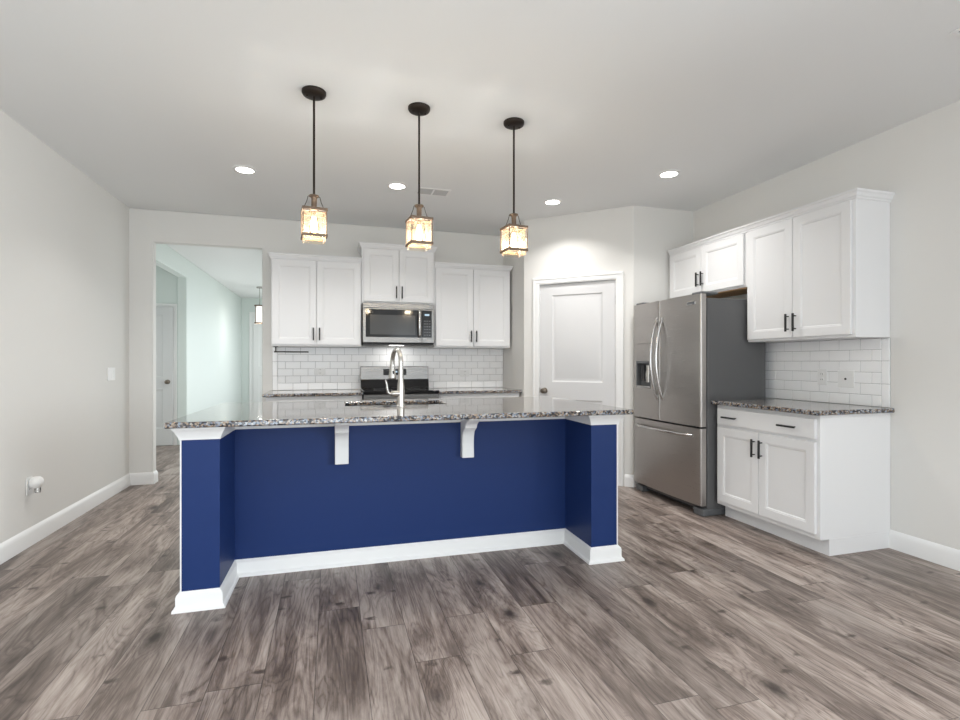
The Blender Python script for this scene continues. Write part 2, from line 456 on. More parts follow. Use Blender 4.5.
def casing(name, x0, x1, z1, wd, y, label, jamb=.10):
    b = MB()
    b.box(x0 - wd, x0, y - .016, y, 0, z1).box(x1, x1 + wd, y - .016, y, 0, z1).box(x0 - wd, x1 + wd, y - .016, y, z1, z1 + wd)
    b.box(x0 - wd, x0 - wd * .62, y - .021, y - .016, 0, z1 + wd * .62).box(x1 + wd * .62, x1 + wd, y - .021, y - .016, 0, z1 + wd * .62).box(x0 - wd, x1 + wd, y - .021, y - .016, z1 + wd * .62, z1 + wd)
    b.box(x0 - .001, x0 + .010, y - .012, y + jamb, 0, z1).box(x1 - .010, x1 + .001, y - .012, y + jamb, 0, z1).box(x0, x1, y - .012, y + jamb, z1 - .010, z1 + .001)
    return struct(b.build(name, M['trim'], bevel=.002), label)
def knob(parent, x, z, y, m):
    MB().lathe([(.032, 0), (.032, -.006), (.013, -.010), (.011, -.030), (.020, -.036), (.029, -.048), (.028, -.060), (.016, -.068), (0.001, -.069)], (x, y, z), 24, 'y').build('door_knob', m, parent)

c1 = casing('trim_1', .168, .987, 2.044, .062, 0, 'white casing around the pantry door')
c1.location = (PA.x, PA.y, 0); c1.rotation_euler = (0, 0, PRZ)
pd_w = .797
d1 = panel_slab(pd_w, 2.020, .035, [(.135, pd_w - .135, 1.000, 1.905), (.135, pd_w - .135, .25, .815)], DOOR_STEPS, .179, .010, .045).build('door_1', M['door'], bevel=.002)
d1.location = (PA.x, PA.y, 0); d1.rotation_euler = (0, 0, PRZ)
struct(d1, 'white two panel pantry door')
knob(d1, .232, .915, .010, M['knob'])
box('strike_plate', M['knob'], d1, .1705, .1785, .0, .02, .885, .945)
for hz in (1.83, 1.06, .22):
    MB().lathe([(.007, -.045), (.007, .045)], (.981, -.004, hz), 10).build('hinge', M['nickel'], d1)

# hall doors
c2 = casing('trim_2', -3.00, -2.218, 2.035, .038, RY2 + .02, 'white casing around the hall door', .05)
d2 = panel_slab(.76, 2.02, .035, [(.125, .635, 1.0, 1.9), (.125, .635, .25, .815)], DOOR_STEPS, -2.99, .006, RY2 + .016)
d2 = struct(d2.build('door_2', M['door'], bevel=.002), 'white panel door in the hall recess')
knob(d2, -2.292, .93, RY2 - .019, M['knob'])
c3 = casing('trim_3', -1.80, -.86, 2.33, .08, HY, 'white casing around the entry door', .05)
d3 = panel_slab(.92, 2.30, .035, [(.12, .80, 1.1, 2.15), (.12, .80, .2, .9)], DOOR_STEPS, -1.79, .010, HY - .001)
struct(d3.build('door_3', M['trim'], bevel=.002), 'white entry door at the end of the hall')

# ---------------------------------------------------------------- wall tile
def tile_wall(name, length, height, border_at, label, seed):
    """running-bond 3x6 tile, face toward -Y, x from 0 to length, z from 0; border_at 'l' or 'r' or 'lr' = stacked bullnose columns"""
    random.seed(seed)
    slab = MB().box(0, length, -.006, 0, 0, height)
    o = slab.build(name, M['grout'])
    t = MB(); g = .0016
    def tile(xa, xb, za, zb):
        if xb - xa < .008 or zb - za < .008: return
        xa += g; xb -= g; za += g; zb -= g; e = .0022; y0, y1 = -.006, -.0095
        tw = random.uniform(-.00015, .00015)
        t.loft([[(xa, y0, za), (xb, y0, za), (xb, y0, zb), (xa, y0, zb)],
                [(xa, y0 - .002, za), (xb, y0 - .002, za), (xb, y0 - .002, zb), (xa, y0 - .002, zb)],
                [(xa + e, y1 + tw, za + e), (xb - e, y1, za + e), (xb - e, y1 - tw, zb - e), (xa + e, y1, zb - e)]])
    x0, x1 = 0, length
    TWD, THT = .1525, .0765
    for s in border_at:
        xa, xb = (0, .052) if s == 'l' else (length - .052, length)
        z = 0
        while z < height - .005:
            tile(xa, xb, z, min(z + 2 * THT, height)); z += 2 * THT
        if s == 'l': x0 = .052
        else: x1 = length - .052
    r = 0; z = 0
    while z < height - .005:
        x = x0 - (TWD / 2 if r % 2 else 0)
        while x < x1 - .002:
            tile(max(x, x0), min(x + TWD, x1), z, min(z + THT, height)); x += TWD
        z += THT; r += 1
    t.build('subway_tile', M['tile'], o, smooth=8)
    return struct(o, label)
ts = tile_wall('wall_backsplash', 1.974 + .605, .470, 'l', 'white subway tile backsplash on the back wall', 3)
ts.location = (-.605, YB - .0005, .9155)
tr_ = tile_wall('wall_backsplash_side', 1.03, .458, 'r', 'white subway tile backsplash on the right wall', 4)
tr_.location = (XR - .0005, 2.402 + 1.03, .9155); tr_.rotation_euler = (0, 0, R(-90))

# ---------------------------------------------------------------- cabinets
SHAKER = [(.004, .003), (.010, .003), (.014, .009)]
def bar_pull(parent, x, z, y, length, vertical=True):
    b = MB(); h = length / 2
    if vertical:
        b.box(x - .0065, x + .0065, y - .036, y - .024, z - h, z + h)
        for s in (-1, 1): b.box(x - .004, x + .004, y - .026, y, z + s * (h - .018) - .004, z + s * (h - .018) + .004)
    else:
        b.box(x - h, x + h, y - .036, y - .024, z - .0065, z + .0065)
        for s in (-1, 1): b.box(x + s * (h - .018) - .004, x + s * (h - .018) + .004, y - .026, y, z - .004, z + .004)
    return b.build('handle', M['black'], parent, bevel=.0025)
def cab_door(parent, x0, x1, z0, z1, y, hx=None, hz=None, name='door'):
    wd, ht = x1 - x0, z1 - z0; rl = .058
    d = panel_slab(wd, ht, .020, [(rl, wd - rl, rl, ht - rl)], SHAKER, x0, z0, y).build(name, M['white'], parent, bevel=.0016)
    if hx is not None: bar_pull(d, hx, hz, y - .020, .128)
    return d
def crown(parent, x0, x1, yf, z0, z1, left, right, out=.030):
    b = MB(); loops = []
    h = z1 - z0
    for o_, z in ((.002, z0), (.008, z0 + .004), (.009, z0 + h * .22), (.016, z0 + h * .34), (out * .72, z0 + h * .66), (out * .92, z0 + h * .74), (out, z0 + h * .80), (out, z1)):
        xa = x0 - (o_ if left else 0); xb = x1 + (o_ if right else 0)
        loops.append([(xa, yf - o_, z), (xb, yf - o_, z), (xb, 0, z), (xa, 0, z)])
    b.loft(loops)
    return b.build('crown_molding', M['white'], parent, smooth=25)
def upper_cabinet(loc, rz, width, z0, z1, depth, split, dx0, dx1, label, ends, crown_h=(.032, .032), hz=None, ply=False):
    t = thing('wall_cabinet', loc, label, 'cabinet', rz, 'white wall cabinets')
    box('carcass', M['white'], t, 0, width, -depth, -.0015, z0, z1, bevel=.0015)
    zt = z1 - .03
    hz = hz or z0 + .125
    cab_door(t, dx0, split - .0022, z0 + .018, zt, -depth - .001, split - .030, hz)
    cab_door(t, split + .0022, dx1, z0 + .018, zt, -depth - .001, split + .030, hz)
    crown(t, 0, width, -depth, z1 - crown_h[0] + .006, z1 + crown_h[1], 'l' in ends, 'r' in ends)
    if ply: box('underside', M['ply'], t, .012, width - .012, -depth + .012, -.006, z0 - .006, z0 - .0004)
    return t
# back wall (front toward -Y)
upper_cabinet((-.584, YB, 0), 0, .882, 1.377, 2.282, .31, .433, .010, .872, 'white two-door wall cabinet on the back wall beside the hall opening', 'l')
upper_cabinet((.300, YB, 0), 0, .774, 1.840, 2.442, .325, .388, .020, .758, 'short raised white wall cabinet over the microwave', 'lr', hz=1.957)
upper_cabinet((1.076, YB, 0), 0, .881, 1.377, 2.282, .31, .441, .014, .868, 'white two-door wall cabinet on the back wall right of the microwave', 'r')
# right wall (front toward -X; local x runs toward the viewer)
upper_cabinet((XR, 3.272, 0), R(-90), .867, 1.375, 2.284, .30, .422, .012, .846, 'tall white wall cabinet over the right side counter', 'r')
upper_cabinet((XR, 4.240, 0), R(-90), .966, 1.822, 2.284, .30, .452, .014, .936, 'short white wall cabinet above the refrigerator', '', hz=1.962, ply=True)

def base_cabinet(loc, rz, width, label, ends=''):
    t = thing('base_cabinet', loc, label, 'cabinet', rz, 'white base cabinets')
    D = .60
    box('carcass', M['white'], t, 0, width, -D, -.0015, .105, .884, bevel=.0015)
    box('toe_kick', M['white'], t, 0, width, -D + .075, -.0015, 0, .1045, bevel=.001)
    sp = width * .48
    dr = MB().box(.022, width - .022, -D - .021, -D - .001, .733, .858).build('drawer', M['white'], t, bevel=.002)
    bar_pull(dr, width * .187, .793, -D - .021, .135, False); bar_pull(dr, width * .762, .793, -D - .021, .135, False)
    cab_door(t, .022, sp - .0022, .138, .712, -D - .001, sp - .032, .603)
    cab_door(t, sp + .0022, width - .022, .138, .712, -D - .001, sp + .032, .603)
    return t
base_cabinet((XR, 3.272, 0), R(-90), .870, 'white base cabinet with one wide drawer between refrigerator and open wall')
base_cabinet((-.602, YB, 0), 0, .890, 'white base cabinet against the back wall, left of the range')
base_cabinet((1.064, YB, 0), 0, .900, 'white base cabinet against the back wall, right of the range')

def counter(name, x0, x1, y0, y1, z0, z1, label, parent=None, hole=None):
    b = MB()
    if hole is None: b.box(x0, x1, y0, y1, z0, z1)
    else:
        xs, ys = [x0, hole[0], hole[1], x1], [y0, hole[2], hole[3], y1]; vid = {}
        def V(i, j, z):
            k = (i, j, z)
            if k not in vid: vid[k] = len(b.v); b.v.append((xs[i], ys[j], z))
            return vid[k]
        for i in range(3):
            for j in range(3):
                if (i, j) == (1, 1): continue
                for z in (z0, z1): b.f.append((V(i, j, z), V(i + 1, j, z), V(i + 1, j + 1, z), V(i, j + 1, z)))
        for i in range(3):
            for j in (0, 3): b.f.append((V(i, j, z0), V(i + 1, j, z0), V(i + 1, j, z1), V(i, j, z1)))
            for q in (0, 3): b.f.append((V(q, i, z0), V(q, i + 1, z0), V(q, i + 1, z1), V(q, i, z1)))
        for j in (1, 2): b.f.append((V(1, j, z0), V(2, j, z0), V(2, j, z1), V(1, j, z1)))
        for q in (1, 2): b.f.append((V(q, 1, z0), V(q, 2, z0), V(q, 2, z1), V(q, 1, z1)))
    o = b.build(name, M['granite'], None, bevel=.007, seg=3)
    return tag(o, label, 'countertop', 'granite countertops')
counter('countertop', -.632, .297, YB - .640, YB - .0005, .8845, .915, 'brown speckled granite countertop on the back wall, left of the range')
counter('countertop', 1.056, 1.979, YB - .640, YB - .0005, .8845, .915, 'brown speckled granite countertop on the back wall, right of the range')
counter('countertop', XR - .655, XR - .0005, 2.374, 3.281, .8845, .915, 'speckled granite countertop on the right wall beside the refrigerator')

# ---------------------------------------------------------------- island
IC = (.49, 3.25); IRZ = R(-.95)
isl = thing('kitchen_island', (IC[0] + .002, IC[1], 0), 'navy blue kitchen island with white trim and open knee space', 'kitchen island', IRZ)
def L(x, y): return (x - IC[0], y - IC[1])
PF, PN = 2.750, 3.115            # pillar front, recessed panel
x0, x1, x2, x3 = [v - IC[0] for v in (-.706, -.529, 1.513, 1.693)]
pf, pn, bk = PF - IC[1], PN - IC[1], 3.78 - IC[1]
TOP = .897
box('pillar', M['blue'], isl, x0 + .007, x1, pf, pn + .02, 0, TOP, bevel=.001)
box('pillar', M['blue'], isl, x2, x3 - .007, pf, pn + .02, 0, TOP, bevel=.001)
box('back_panel', M['blue'], isl, x1, x2, pn, pn + .02, 0, TOP)
for a, b in ((x0, x0 + .007), (x3 - .007, x3)):
    e = box('end_panel', M['white'], isl, a, b, pf, bk, 0, TOP); e['label'] = 'white edge panel'
kb = MB().box(x0 + .007, x0 + .027, pn + .02, bk, .0, TOP).box(x3 - .027, x3 - .007, pn + .02, bk, 0, TOP).box(x0 + .027, x3 - .027, bk - .02, bk, .10, TOP).box(x0 + .027, x3 - .027, pn + .02, bk - .02, .08, .10)
kb.box(x0 + .027, x3 - .027, bk - .075, bk - .06, 0, .10)
kb.build('carcass', M['white'], isl)
ndo = 5; dw = (x3 - x0 - .06) / ndo
for k in range(ndo):
    dd = panel_slab(dw - .006, .74, .020, [(.058, dw - .064, .058, .682)], SHAKER, 0, 0, 0).build('door', M['white'], isl, bevel=.0016)
    dd.location = (x3 - .03 - k * dw, bk + .001, .12); dd.rotation_euler = (0, 0, math.pi)
    bar_pull(dd, dw * (.85 if k % 2 else .15), .64, -.020, .128)
BT = [(0, 0), (.030, 0), (.028, .012), (.019, .020), (.016, .030), (.016, .066), (.013, .078), (.005, .086), (0, .092)]
path = [(x0, bk), (x0, pf), (x1, pf), (x1, pn), (x2, pn), (x2, pf), (x3, pf), (x3, bk)]
MB().sweep(path, BT, left=False).build('base_molding', M['trim'], isl, smooth=25)
CT = [(0, .832), (.004, .832), (.006, .842), (.016, .866), (.026, .882), (.030, .886), (.030, TOP), (0, TOP)]
MB().sweep(path, CT, left=False).build('crown_molding', M['trim'], isl, smooth=25)
def corbel(xa, xb):
    # ogee bracket profile (depth toward the viewer, z); local y negative is toward the viewer
    pr = [(0, .612), (-.052, .612), (-.050, .640), (-.046, .700), (-.050, .745), (-.066, .778), (-.098, .798), (-.118, .806), (-.122, .818), (-.140, .836), (-.172, .852), (-.205, .860), (-.215, .866), (-.215, .897), (0, .897)]
    b = MB().extrude_x([(pn + a - .0005, z) for a, z in pr], xa - IC[0], xb - IC[0])
    c = b.build('corbel', M['trim'], isl, bevel=.003)
    return c
corbel(.018, .096); corbel(.786, .862)

SK = (.062, .738, 3.372, 3.745)
it = counter('island_countertop', -.775 - IC[0], 1.738 - IC[0], 2.676 - IC[1], 3.925 - IC[1], .8975, .927,
             'long speckled granite countertop on the island', hole=(SK[0] - IC[0], SK[1] - IC[0], SK[2] - IC[1], SK[3] - IC[1]))
it.location = (IC[0] + .022, IC[1], 0); it.rotation_euler = (0, 0, IRZ)
sk = MB(); sx0, sx1, sy0, sy1 = SK[0] - IC[0] - .006, SK[1] - IC[0] + .006, SK[2] - IC[1] - .006, SK[3] - IC[1] - .010
def rr(a, b, c, d, r, z, n=5):
    pts = []
    for cx, cy, a0 in ((b - r, d - r, 0), (a + r, d - r, 90), (a + r, c + r, 180), (b - r, c + r, 270)):
        for k in range(n + 1):
            t = R(a0 + 90 * k / n); pts.append((cx + r * math.cos(t), cy + r * math.sin(t), z))
    return pts
def rr2(q, r, z): return rr(sx0 + q, sx1 - q, sy0 + q, sy1 - q, r, z)
sk.loft([rr2(0, .03, .8945), rr2(.006, .03, .8945), rr2(.010, .04, .75), rr2(.05, .03, .712), rr2(.10, .02, .710)], cap=False)
n_ = len(rr2(0, .03, 0)); sk.f.append(tuple(4 * n_ + i for i in range(n_)))
sink = sk.build('sink', M['steel']); so = sink.modifiers.new('thickness', 'SOLIDIFY'); so.thickness = .0015; so.offset = 1
sink.location = (IC[0] + .022, IC[1], 0); sink.rotation_euler = (0, 0, IRZ)
tag(sink, 'undermount steel sink set in the island countertop', 'sink')
MB().lathe([(.045, .7105), (.045, .714), (.035, .7145), (.033, .712)], (.0 - .08, .30, 0), 20).build('drain', M['chrome'], sink)

# faucet
FX, FY, FZ = .432, 3.30, .927
fc = thing('faucet', (FX, FY, FZ + .0002), 'tall brushed nickel gooseneck faucet on the island countertop', 'faucet', R(12))
MB().lathe([(.030, 0), (.030, .006), (.026, .010), (.0245, .03), (.0245, .10), (.023, .125), (.018, .17), (.0165, .22), (.0155, .25)], (0, 0, 0), 28).build('body', M['nickel'], fc)
arc = [(0, 0, .245)]
for k in range(0, 19):
    a = math.pi * k / 18
    arc.append((0, .085 - .085 * math.cos(a), .285 + .085 * math.sin(a)))
arc = arc + [(0, .172, .265)]
MB().tube(arc, .0150, 16).build('spout', M['nickel'], fc)
MB().lathe([(.0150, .285), (.0165, .270), (.0195, .235), (.0265, .190), (.0275, .178), (.0255, .172), (.020, .171)], (0, .172, 0), 24).build('spray_head', M['nickel'], fc)
box('spray_button', M['dark'], fc, -.006, .006, .148, .156, .205, .228, bevel=.003)
hb = MB().lathe([(.021, -.015), (.021, -.055), (.019, -.062), (.014, -.064)], (0, 0, .082), 20, 'x').build('handle_hub', M['nickel'], fc)
MB().tube([(-.052, 0, .082), (-.075, 0, .082), (-.088, 0, .092), (-.092, 0, .115), (-.095, 0, .145), (-.104, 0, .170)], [.010, .009, .008, .0075, .007, .0055], 12).build('lever', M['nickel'], fc)

# ---------------------------------------------------------------- refrigerator (front toward -X; local x runs toward the viewer, y back)
FW = .912
fr = thing('refrigerator', (XR - .10, 4.203, 0), 'grey stainless french door refrigerator with water dispenser', 'refrigerator', R(-90))
FD = .655   # front of doors at local y = -FD
box('body', M['grey_side'], fr, .004, FW - .004, -.575, 0, .035, 1.722, bevel=.004)
box('gasket', M['dark'], fr, .012, FW - .012, -.589, -.575, .09, 1.735)
def fdoor(name, xa, xb, za, zb, hole=None):
    """door with a gently bowed front; hole = (xa, xb, za, zb, depth)"""
    yb = -.589
    def yf(x):
        u = (x - FW / 2) / (FW / 2)
        return -FD + .016 * u * u
    n = 14; xs = [xa + (xb - xa) * k / n for k in range(n + 1)]
    if hole: xs = sorted(set(xs) | {hole[0], hole[1]})
    zs = [za, zb] if not hole else [za, hole[2], hole[3], zb]
    b = MB(); vid = {}
    def V(x, y, z):
        k = (round(x, 5), round(y, 5), round(z, 5))
        if k not in vid: vid[k] = len(b.v); b.v.append(k)
        return vid[k]
    r = .010
    def yy(x):
        e = min(x - xa, xb - x)
        return yf(x) + (0 if e > r else (r - math.sqrt(max(0, r * r - (r - e) ** 2))))
    ex = [xa + r * q for q in (.15, .4, 1.0)]; ex += [xb - r * q for q in (.15, .4, 1.0)]
    xs = sorted(set(xs) | set(ex))
    for i in range(len(xs) - 1):
        a, c = xs[i], xs[i + 1]
        for k in range(len(zs) - 1):
            m_ = (a + c) / 2
            if hole and hole[0] < m_ < hole[1] and k == 1:
                continue
            b.f.append((V(a, yy(a), zs[k]), V(c, yy(c), zs[k]), V(c, yy(c), zs[k + 1]), V(a, yy(a), zs[k + 1])))
        for z in (za, zb): b.f.append((V(a, yy(a), z), V(c, yy(c), z), V(c, yb, z), V(a, yb, z)))
        b.f.append((V(a, yb, za), V(c, yb, za), V(c, yb, zb), V(a, yb, zb)))
    for x in (xa, xb):
        b.f.append(tuple([V(x, yy(x), z) for z in zs] + [V(x, yb, zb), V(x, yb, za)]))
    o = b.build(name, M['fridge'], fr, smooth=50)
    return o
seam = .414
hole = (.045, .283, .975, 1.385)
ld = fdoor('door', .0, seam - .002, .705, 1.752, hole)
rd = fdoor('door', seam + .002, FW, .705, 1.752)
fz = fdoor('freezer_drawer', .0, FW, .085, .690)
# dispenser: panel above, recess below
dp = MB().box(hole[0], hole[1], -FD + .012, -.600, 1.225, hole[3]).build('dispenser_panel', M['fridge'], ld, bevel=.004); dp['label'] = 'flat dispenser control panel'
dr = MB()
a, b_, c_, d_ = hole[0], hole[1], hole[2], 1.225
dr.box(a, b_, -.602, -.592, c_, d_).box(a, a + .016, -FD + .010, -.602, c_, d_).box(b_ - .016, b_, -FD + .010, -.602, c_, d_).box(a + .016, b_ - .016, -FD + .010, -.602, d_ - .022, d_)
dr.build('dispenser_recess', M['grey_plastic'], ld, bevel=.003)
box('drip_tray', M['chrome'], ld, a + .016, b_ - .016, -FD + .004, -.602, c_, c_ + .022, bevel=.003)
MB().lathe([(.022, 1.19), (.018, 1.15), (.026, 1.10), (.026, 1.04)], ((a + b_) / 2 - .03, -.622, 0), 16).build('water_paddle', M['dark'], ld)
MB().lathe([(.026, 1.19), (.022, 1.15), (.030, 1.11), (.026, 1.03)], ((a + b_) / 2 + .05, -.622, 0), 16).build('ice_paddle', M['nickel'], ld)
def bow(xa, xb, za, zb, out):
    pts = []
    for k in range(21):
        t = k / 20; s = math.sin(math.pi * t) ** .7
        pts.append((xa + (xb - xa) * t, -FD + .012 - out * s, za + (zb - za) * t))
    return pts
MB().tube(bow(seam - .038, seam - .038, .885, 1.605, .075), .013, 14).build('handle', M['chrome'], ld)
MB().tube(bow(seam + .038, seam + .038, .885, 1.605, .075), .013, 14).build('handle', M['chrome'], rd)
MB().tube(bow(.055, FW - .085, .628, .628, .062), .013, 14).build('handle', M['chrome'], fz)
bd = MB().box(FW - .150, FW - .055, -FD + .006, -FD + .014, 1.672, 1.702).build('badge', M['chrome'], rd, bevel=.002)
box('badge_plate', M['grey_plastic'], bd, FW - .145, FW - .060, -FD + .005, -FD + .0065, 1.677, 1.697)
for hx in (.07, FW - .07):
    box('hinge_cover', M['grey_plastic'], fr, hx - .055, hx + .055, -.625, -.46, 1.7525, 1.774, bevel=.008)
box('base_grille', M['dark'], fr, .03, FW - .03, -.570, -.545, .020, .075)
for hx in (.055, FW - .055):
    MB().box(hx - .055, hx + .055, -.622, -.36, .0005, .058).build('foot', M['grey_plastic'], fr, bevel=.008)

# ---------------------------------------------------------------- range
RX0, RX1 = .302, 1.051
RY = YB
rg = thing('range', (RX0, RY - .012, 0), 'stainless steel electric range with black glass cooktop', 'range')
rw = RX1 - RX0
box('body', M['dark'], rg, 0, rw, -.640, -.002, .02, .895)
box('cooktop', M['black_glass'], rg, -.004 + .002, rw + .002, -.690, -.06, .896, .930, bevel=.008)
bgp = [(-.060, .931), (-.115, .931), (-.105, .975), (-.090, 1.02), (-.078, 1.165), (-.060, 1.168)]
MB().loft([[(0.0, a, b) for a, b in bgp], [(rw, a, b) for a, b in bgp]]).build('control_back_base', M['black_glass'], rg, bevel=.002)
bp = MB().loft([[(0, -.0925, 1.024), (rw, -.0925, 1.024), (rw, -.060, 1.024), (0, -.060, 1.024)], [(0, -.082, 1.168), (rw, -.082, 1.168), (rw, -.052, 1.172), (0, -.052, 1.172)]]).build('backguard', M['steel'], rg, bevel=.003)
ds = MB().loft([[(rw * .325, -.0945, 1.072), (rw * .665, -.0945, 1.072), (rw * .665, -.080, 1.072), (rw * .325, -.080, 1.072)], [(rw * .325, -.0875, 1.140), (rw * .665, -.0875, 1.140), (rw * .665, -.070, 1.140), (rw * .325, -.070, 1.140)]]).build('display', M['black_glass'], bp)
MB().box(rw * .44, rw * .53, -.0935, -.0920, 1.100, 1.118).build('clock_digits', M['display'], ds)
for hx in (.20, .55):
    for hy, rad in ((-.24, .075), (-.50, .095)):
        MB().lathe([(rad, .9300), (rad, .9306), (rad - .004, .9306), (rad - .004, .9300)], (hx, hy, 0), 32, cap=False).build('burner_ring', M['button'], rg)
od = MB().box(0, rw, -.682, -.641, .235, .894).build('oven_door', M['steel'], rg, bevel=.004)
box('door_window', M['black_glass'], od, .12, rw - .12, -.684, -.680, .38, .72)
MB().tube([(.05, -.682, .825), (.05, -.728, .825), (rw - .05, -.728, .825), (rw - .05, -.682, .825)], .011, 12).build('handle', M['steel'], od)
box('drawer', M['steel'], rg, 0, rw, -.680, -.641, .045, .228, bevel=.004)
for hx in (.05, rw - .05):
    for hy in (-.60, -.06): MB().lathe([(.018, .0003), (.018, .02)], (hx, hy, 0), 12).build('foot', M['dark'], rg)

# ---------------------------------------------------------------- microwave (over the range)
mw = thing('microwave', (.306, YB - .0015, 1.400), 'stainless over the range microwave with black glass door', 'microwave')
mwid, mh, md = .752, .436, .385
box('body', M['dark'], mw, 0, mwid, -md + .03, 0, .012, mh, bevel=.002)
box('bottom_vent', M['dark'], mw, .006, mwid - .006, -md + .012, -.02, 0, .0118)
box('top_trim', M['steel'], mw, 0, mwid, -md, -md + .030, mh - .052, mh, bevel=.003)
dxr = mwid - .135
df = MB().box(0, dxr, -md - .018, -md + .030, .020, mh - .054).build('door', M['steel'], mw, bevel=.004)
box('door_glass', M['black_glass'], df, .030, dxr - .006, -md - .021, -md - .017, .078, mh - .066, bevel=.001)
wn_ = box('door_window', mat('tinted_window', (.06, .06, .06), .12, 0, .35), df, .075, dxr - .070, -md - .0222, -md - .0208, .105, mh - .125)
hd = MB().tube([(dxr - .030, -md - .018, .085), (dxr - .030, -md - .052, .105), (dxr - .030, -md - .058, .20), (dxr - .030, -md - .052, mh - .09), (dxr - .030, -md - .018, mh - .07)], [.013, .014, .015, .014, .013], 12).build('handle', M['chrome'], df)
cp = MB().box(dxr + .002, mwid, -md - .018, -md + .030, .020, mh - .054).build('control_panel', M['steel'], mw, bevel=.004)
box('panel_glass', M['black_glass'], cp, dxr + .004, mwid - .028, -md - .021, -md - .017, .078, mh - .066, bevel=.001)
box('clock_digits', M['display'], cp, dxr + .030, dxr + .080, -md - .0222, -md - .0208, mh - .125, mh - .105)
kb = MB()
for r_ in range(6):
    for c_ in range(3):
        kb.box(dxr + .024 + c_ * .026, dxr + .040 + c_ * .026, -md - .0222, -md - .0208, .100 + r_ * .030, .110 + r_ * .030)
kb.build('keypad', M['button'], cp)
box('cooktop_lamp', M['lens'], mw, .30, .45, -.20, -.14, -.0012, -.0002)
ml_ = bpy.data.lights.new('cooktop_light', 'AREA'); ml_.shape = 'RECTANGLE'; ml_.size = .3; ml_.size_y = .06; ml_.energy = 0.5; ml_.color = (1, .98, .95)
mo = bpy.data.objects.new('cooktop_light', ml_); COL.objects.link(mo); mo.parent = mw; mo.location = (mwid / 2, -.17, -.004)

# ---------------------------------------------------------------- pendants
def pendant(x, y, label):
    t = thing('pendant_light', (x, y, 2.150), label, 'pendant light', R(7), 'three lantern pendants over the island')
    zt = H - 2.150; K = Matrix.Scale(.885, 4)
    MB().lathe([(.020, zt - .030), (.050, zt - .027), (.0625, zt - .020), (.066, zt - .012), (.066, zt - .0003)], (0, 0, 0), 32).build('canopy', M['bronze'], t)
    for s in (-1, 1):
        MB().lathe([(.006, zt - .034), (.006, zt - .022)], (s * .038, 0, 0), 10).build('canopy_screw', M['bronze'], t)
    MB().lathe([(.0062, -.01), (.0062, zt - .028)], (0, 0, 0), 12).build('stem', M['bronze'], t)
    MB().lathe([(.030, .004), (.031, -.004), (.020, -.008), (.017, -.020), (.017, -.075), (.021, -.082), (.030, -.090), (.032, -.100)], (0, 0, 0), 20).build('socket_cup', M['iron'], t).data.transform(K)
    q = .076; b = .007
    fr_ = MB()
    def ring(z0, z1):
        fr_.box(-q, q, -q, -q + b, z0, z1).box(-q, q, q - b, q, z0, z1).box(-q, -q + b, -q + b, q - b, z0, z1).box(q - b, q, -q + b, q - b, z0, z1)
    ring(-.106, -.088); ring(-.270, -.252)
    fr_.box(-q, q, -.012, .012, -.100, -.094).box(-.012, .012, -q, q, -.100, -.094)
    for sx in (-1, 1):
        for sy in (-1, 1):
            cx, cy = sx * (q - .006), sy * (q - .006)
            fr_.box(cx - .003, cx + .003, cy - .003, cy + .003, -.257, -.100)
    fr_.build('frame', M['iron'], t, bevel=.0012).data.transform(K)
    for s in (-1, 1):
        MB().tube([(s * .026, 0, .002), (s * .036, 0, -.004), (s * .044, 0, -.036), (s * .058, 0, -.070), (s * .068, 0, -.090)], .0022, 8).build('hook', M['bronze'], t).data.transform(K)
    g = MB(); e = q - b - .0015; r_ = .020
    outl = [(px, py) for px, py, _ in rr(-e, e, -e, e, r_, 0, 4)]
    # shallow vertical fluting of the old pressed glass
    g.loft([[(px, py, z) for px, py in outl] for z in (-.116, -.180, -.272, -.290)], cap=False)
    g.build('glass_shade', M['seeded_glass'], t).data.transform(K)
    MB().lathe([(.017, -.102), (.017, -.126), (.014, -.130)], (0, 0, 0), 16).build('lamp_holder', M['iron'], t).data.transform(K)
    MB().lathe([(.010, -.131), (.014, -.142), (.019, -.165), (.020, -.190), (.017, -.220), (.010, -.238), (.001, -.244)], (0, 0, 0), 20).build('bulb', M['bulb'], t).data.transform(K)
    ld_ = bpy.data.lights.new('bulb_light', 'POINT'); ld_.energy = PEND_W; ld_.color = (1, .94, .84); ld_.shadow_soft_size = .03
    lo = bpy.data.objects.new('bulb_light', ld_); COL.objects.link(lo); lo.parent = t; lo.location = (0, 0, -.172)
    return t
PEND_W = 11
pendant(-.097, 2.990, 'leftmost of the three lit lantern pendants on dark stems over the island')
pendant(.502, 3.000, 'middle one of the three lit lantern pendants, hanging above the sink')
pendant(1.110, 3.010, 'rightmost of the three lit lantern pendants on dark stems over the island')

# ---------------------------------------------------------------- recessed ceiling lights
CAN_W = 7.4
def can(x, y, label):
    t = thing('recessed_light', (x, y, H), label, 'ceiling light', 0, 'recessed ceiling lights')
    MB().lathe([(.066, -.010), (.070, -.008), (.092, -.004), (.092, -.0004), (.066, -.0004)], (0, 0, 0), 32, cap=False).build('trim_ring', M['trim'], t)
    MB().lathe([(.067, -.006), (.067, -.002)], (0, 0, 0), 32).build('lens', M['lens'], t)
    d = bpy.data.lights.new('can_light', 'AREA'); d.shape = 'DISK'; d.size = .12; d.energy = CAN_W; d.color = (1, .98, .95); d.spread = R(126)
    o = bpy.data.objects.new('can_light', d); COL.objects.link(o); o.parent = t; o.location = (0, 0, -.014)
    return t
can(-.661, 4.345, 'lit recessed ceiling light toward the hall opening, left of all pendants')
can(.540, 4.370, 'lit recessed ceiling light beside the ceiling vent and middle pendant')
can(2.010, 4.390, 'lit recessed ceiling light in front of the angled pantry wall')
can(2.615, 3.474, 'lit recessed ceiling light above the refrigerator, rightmost one')

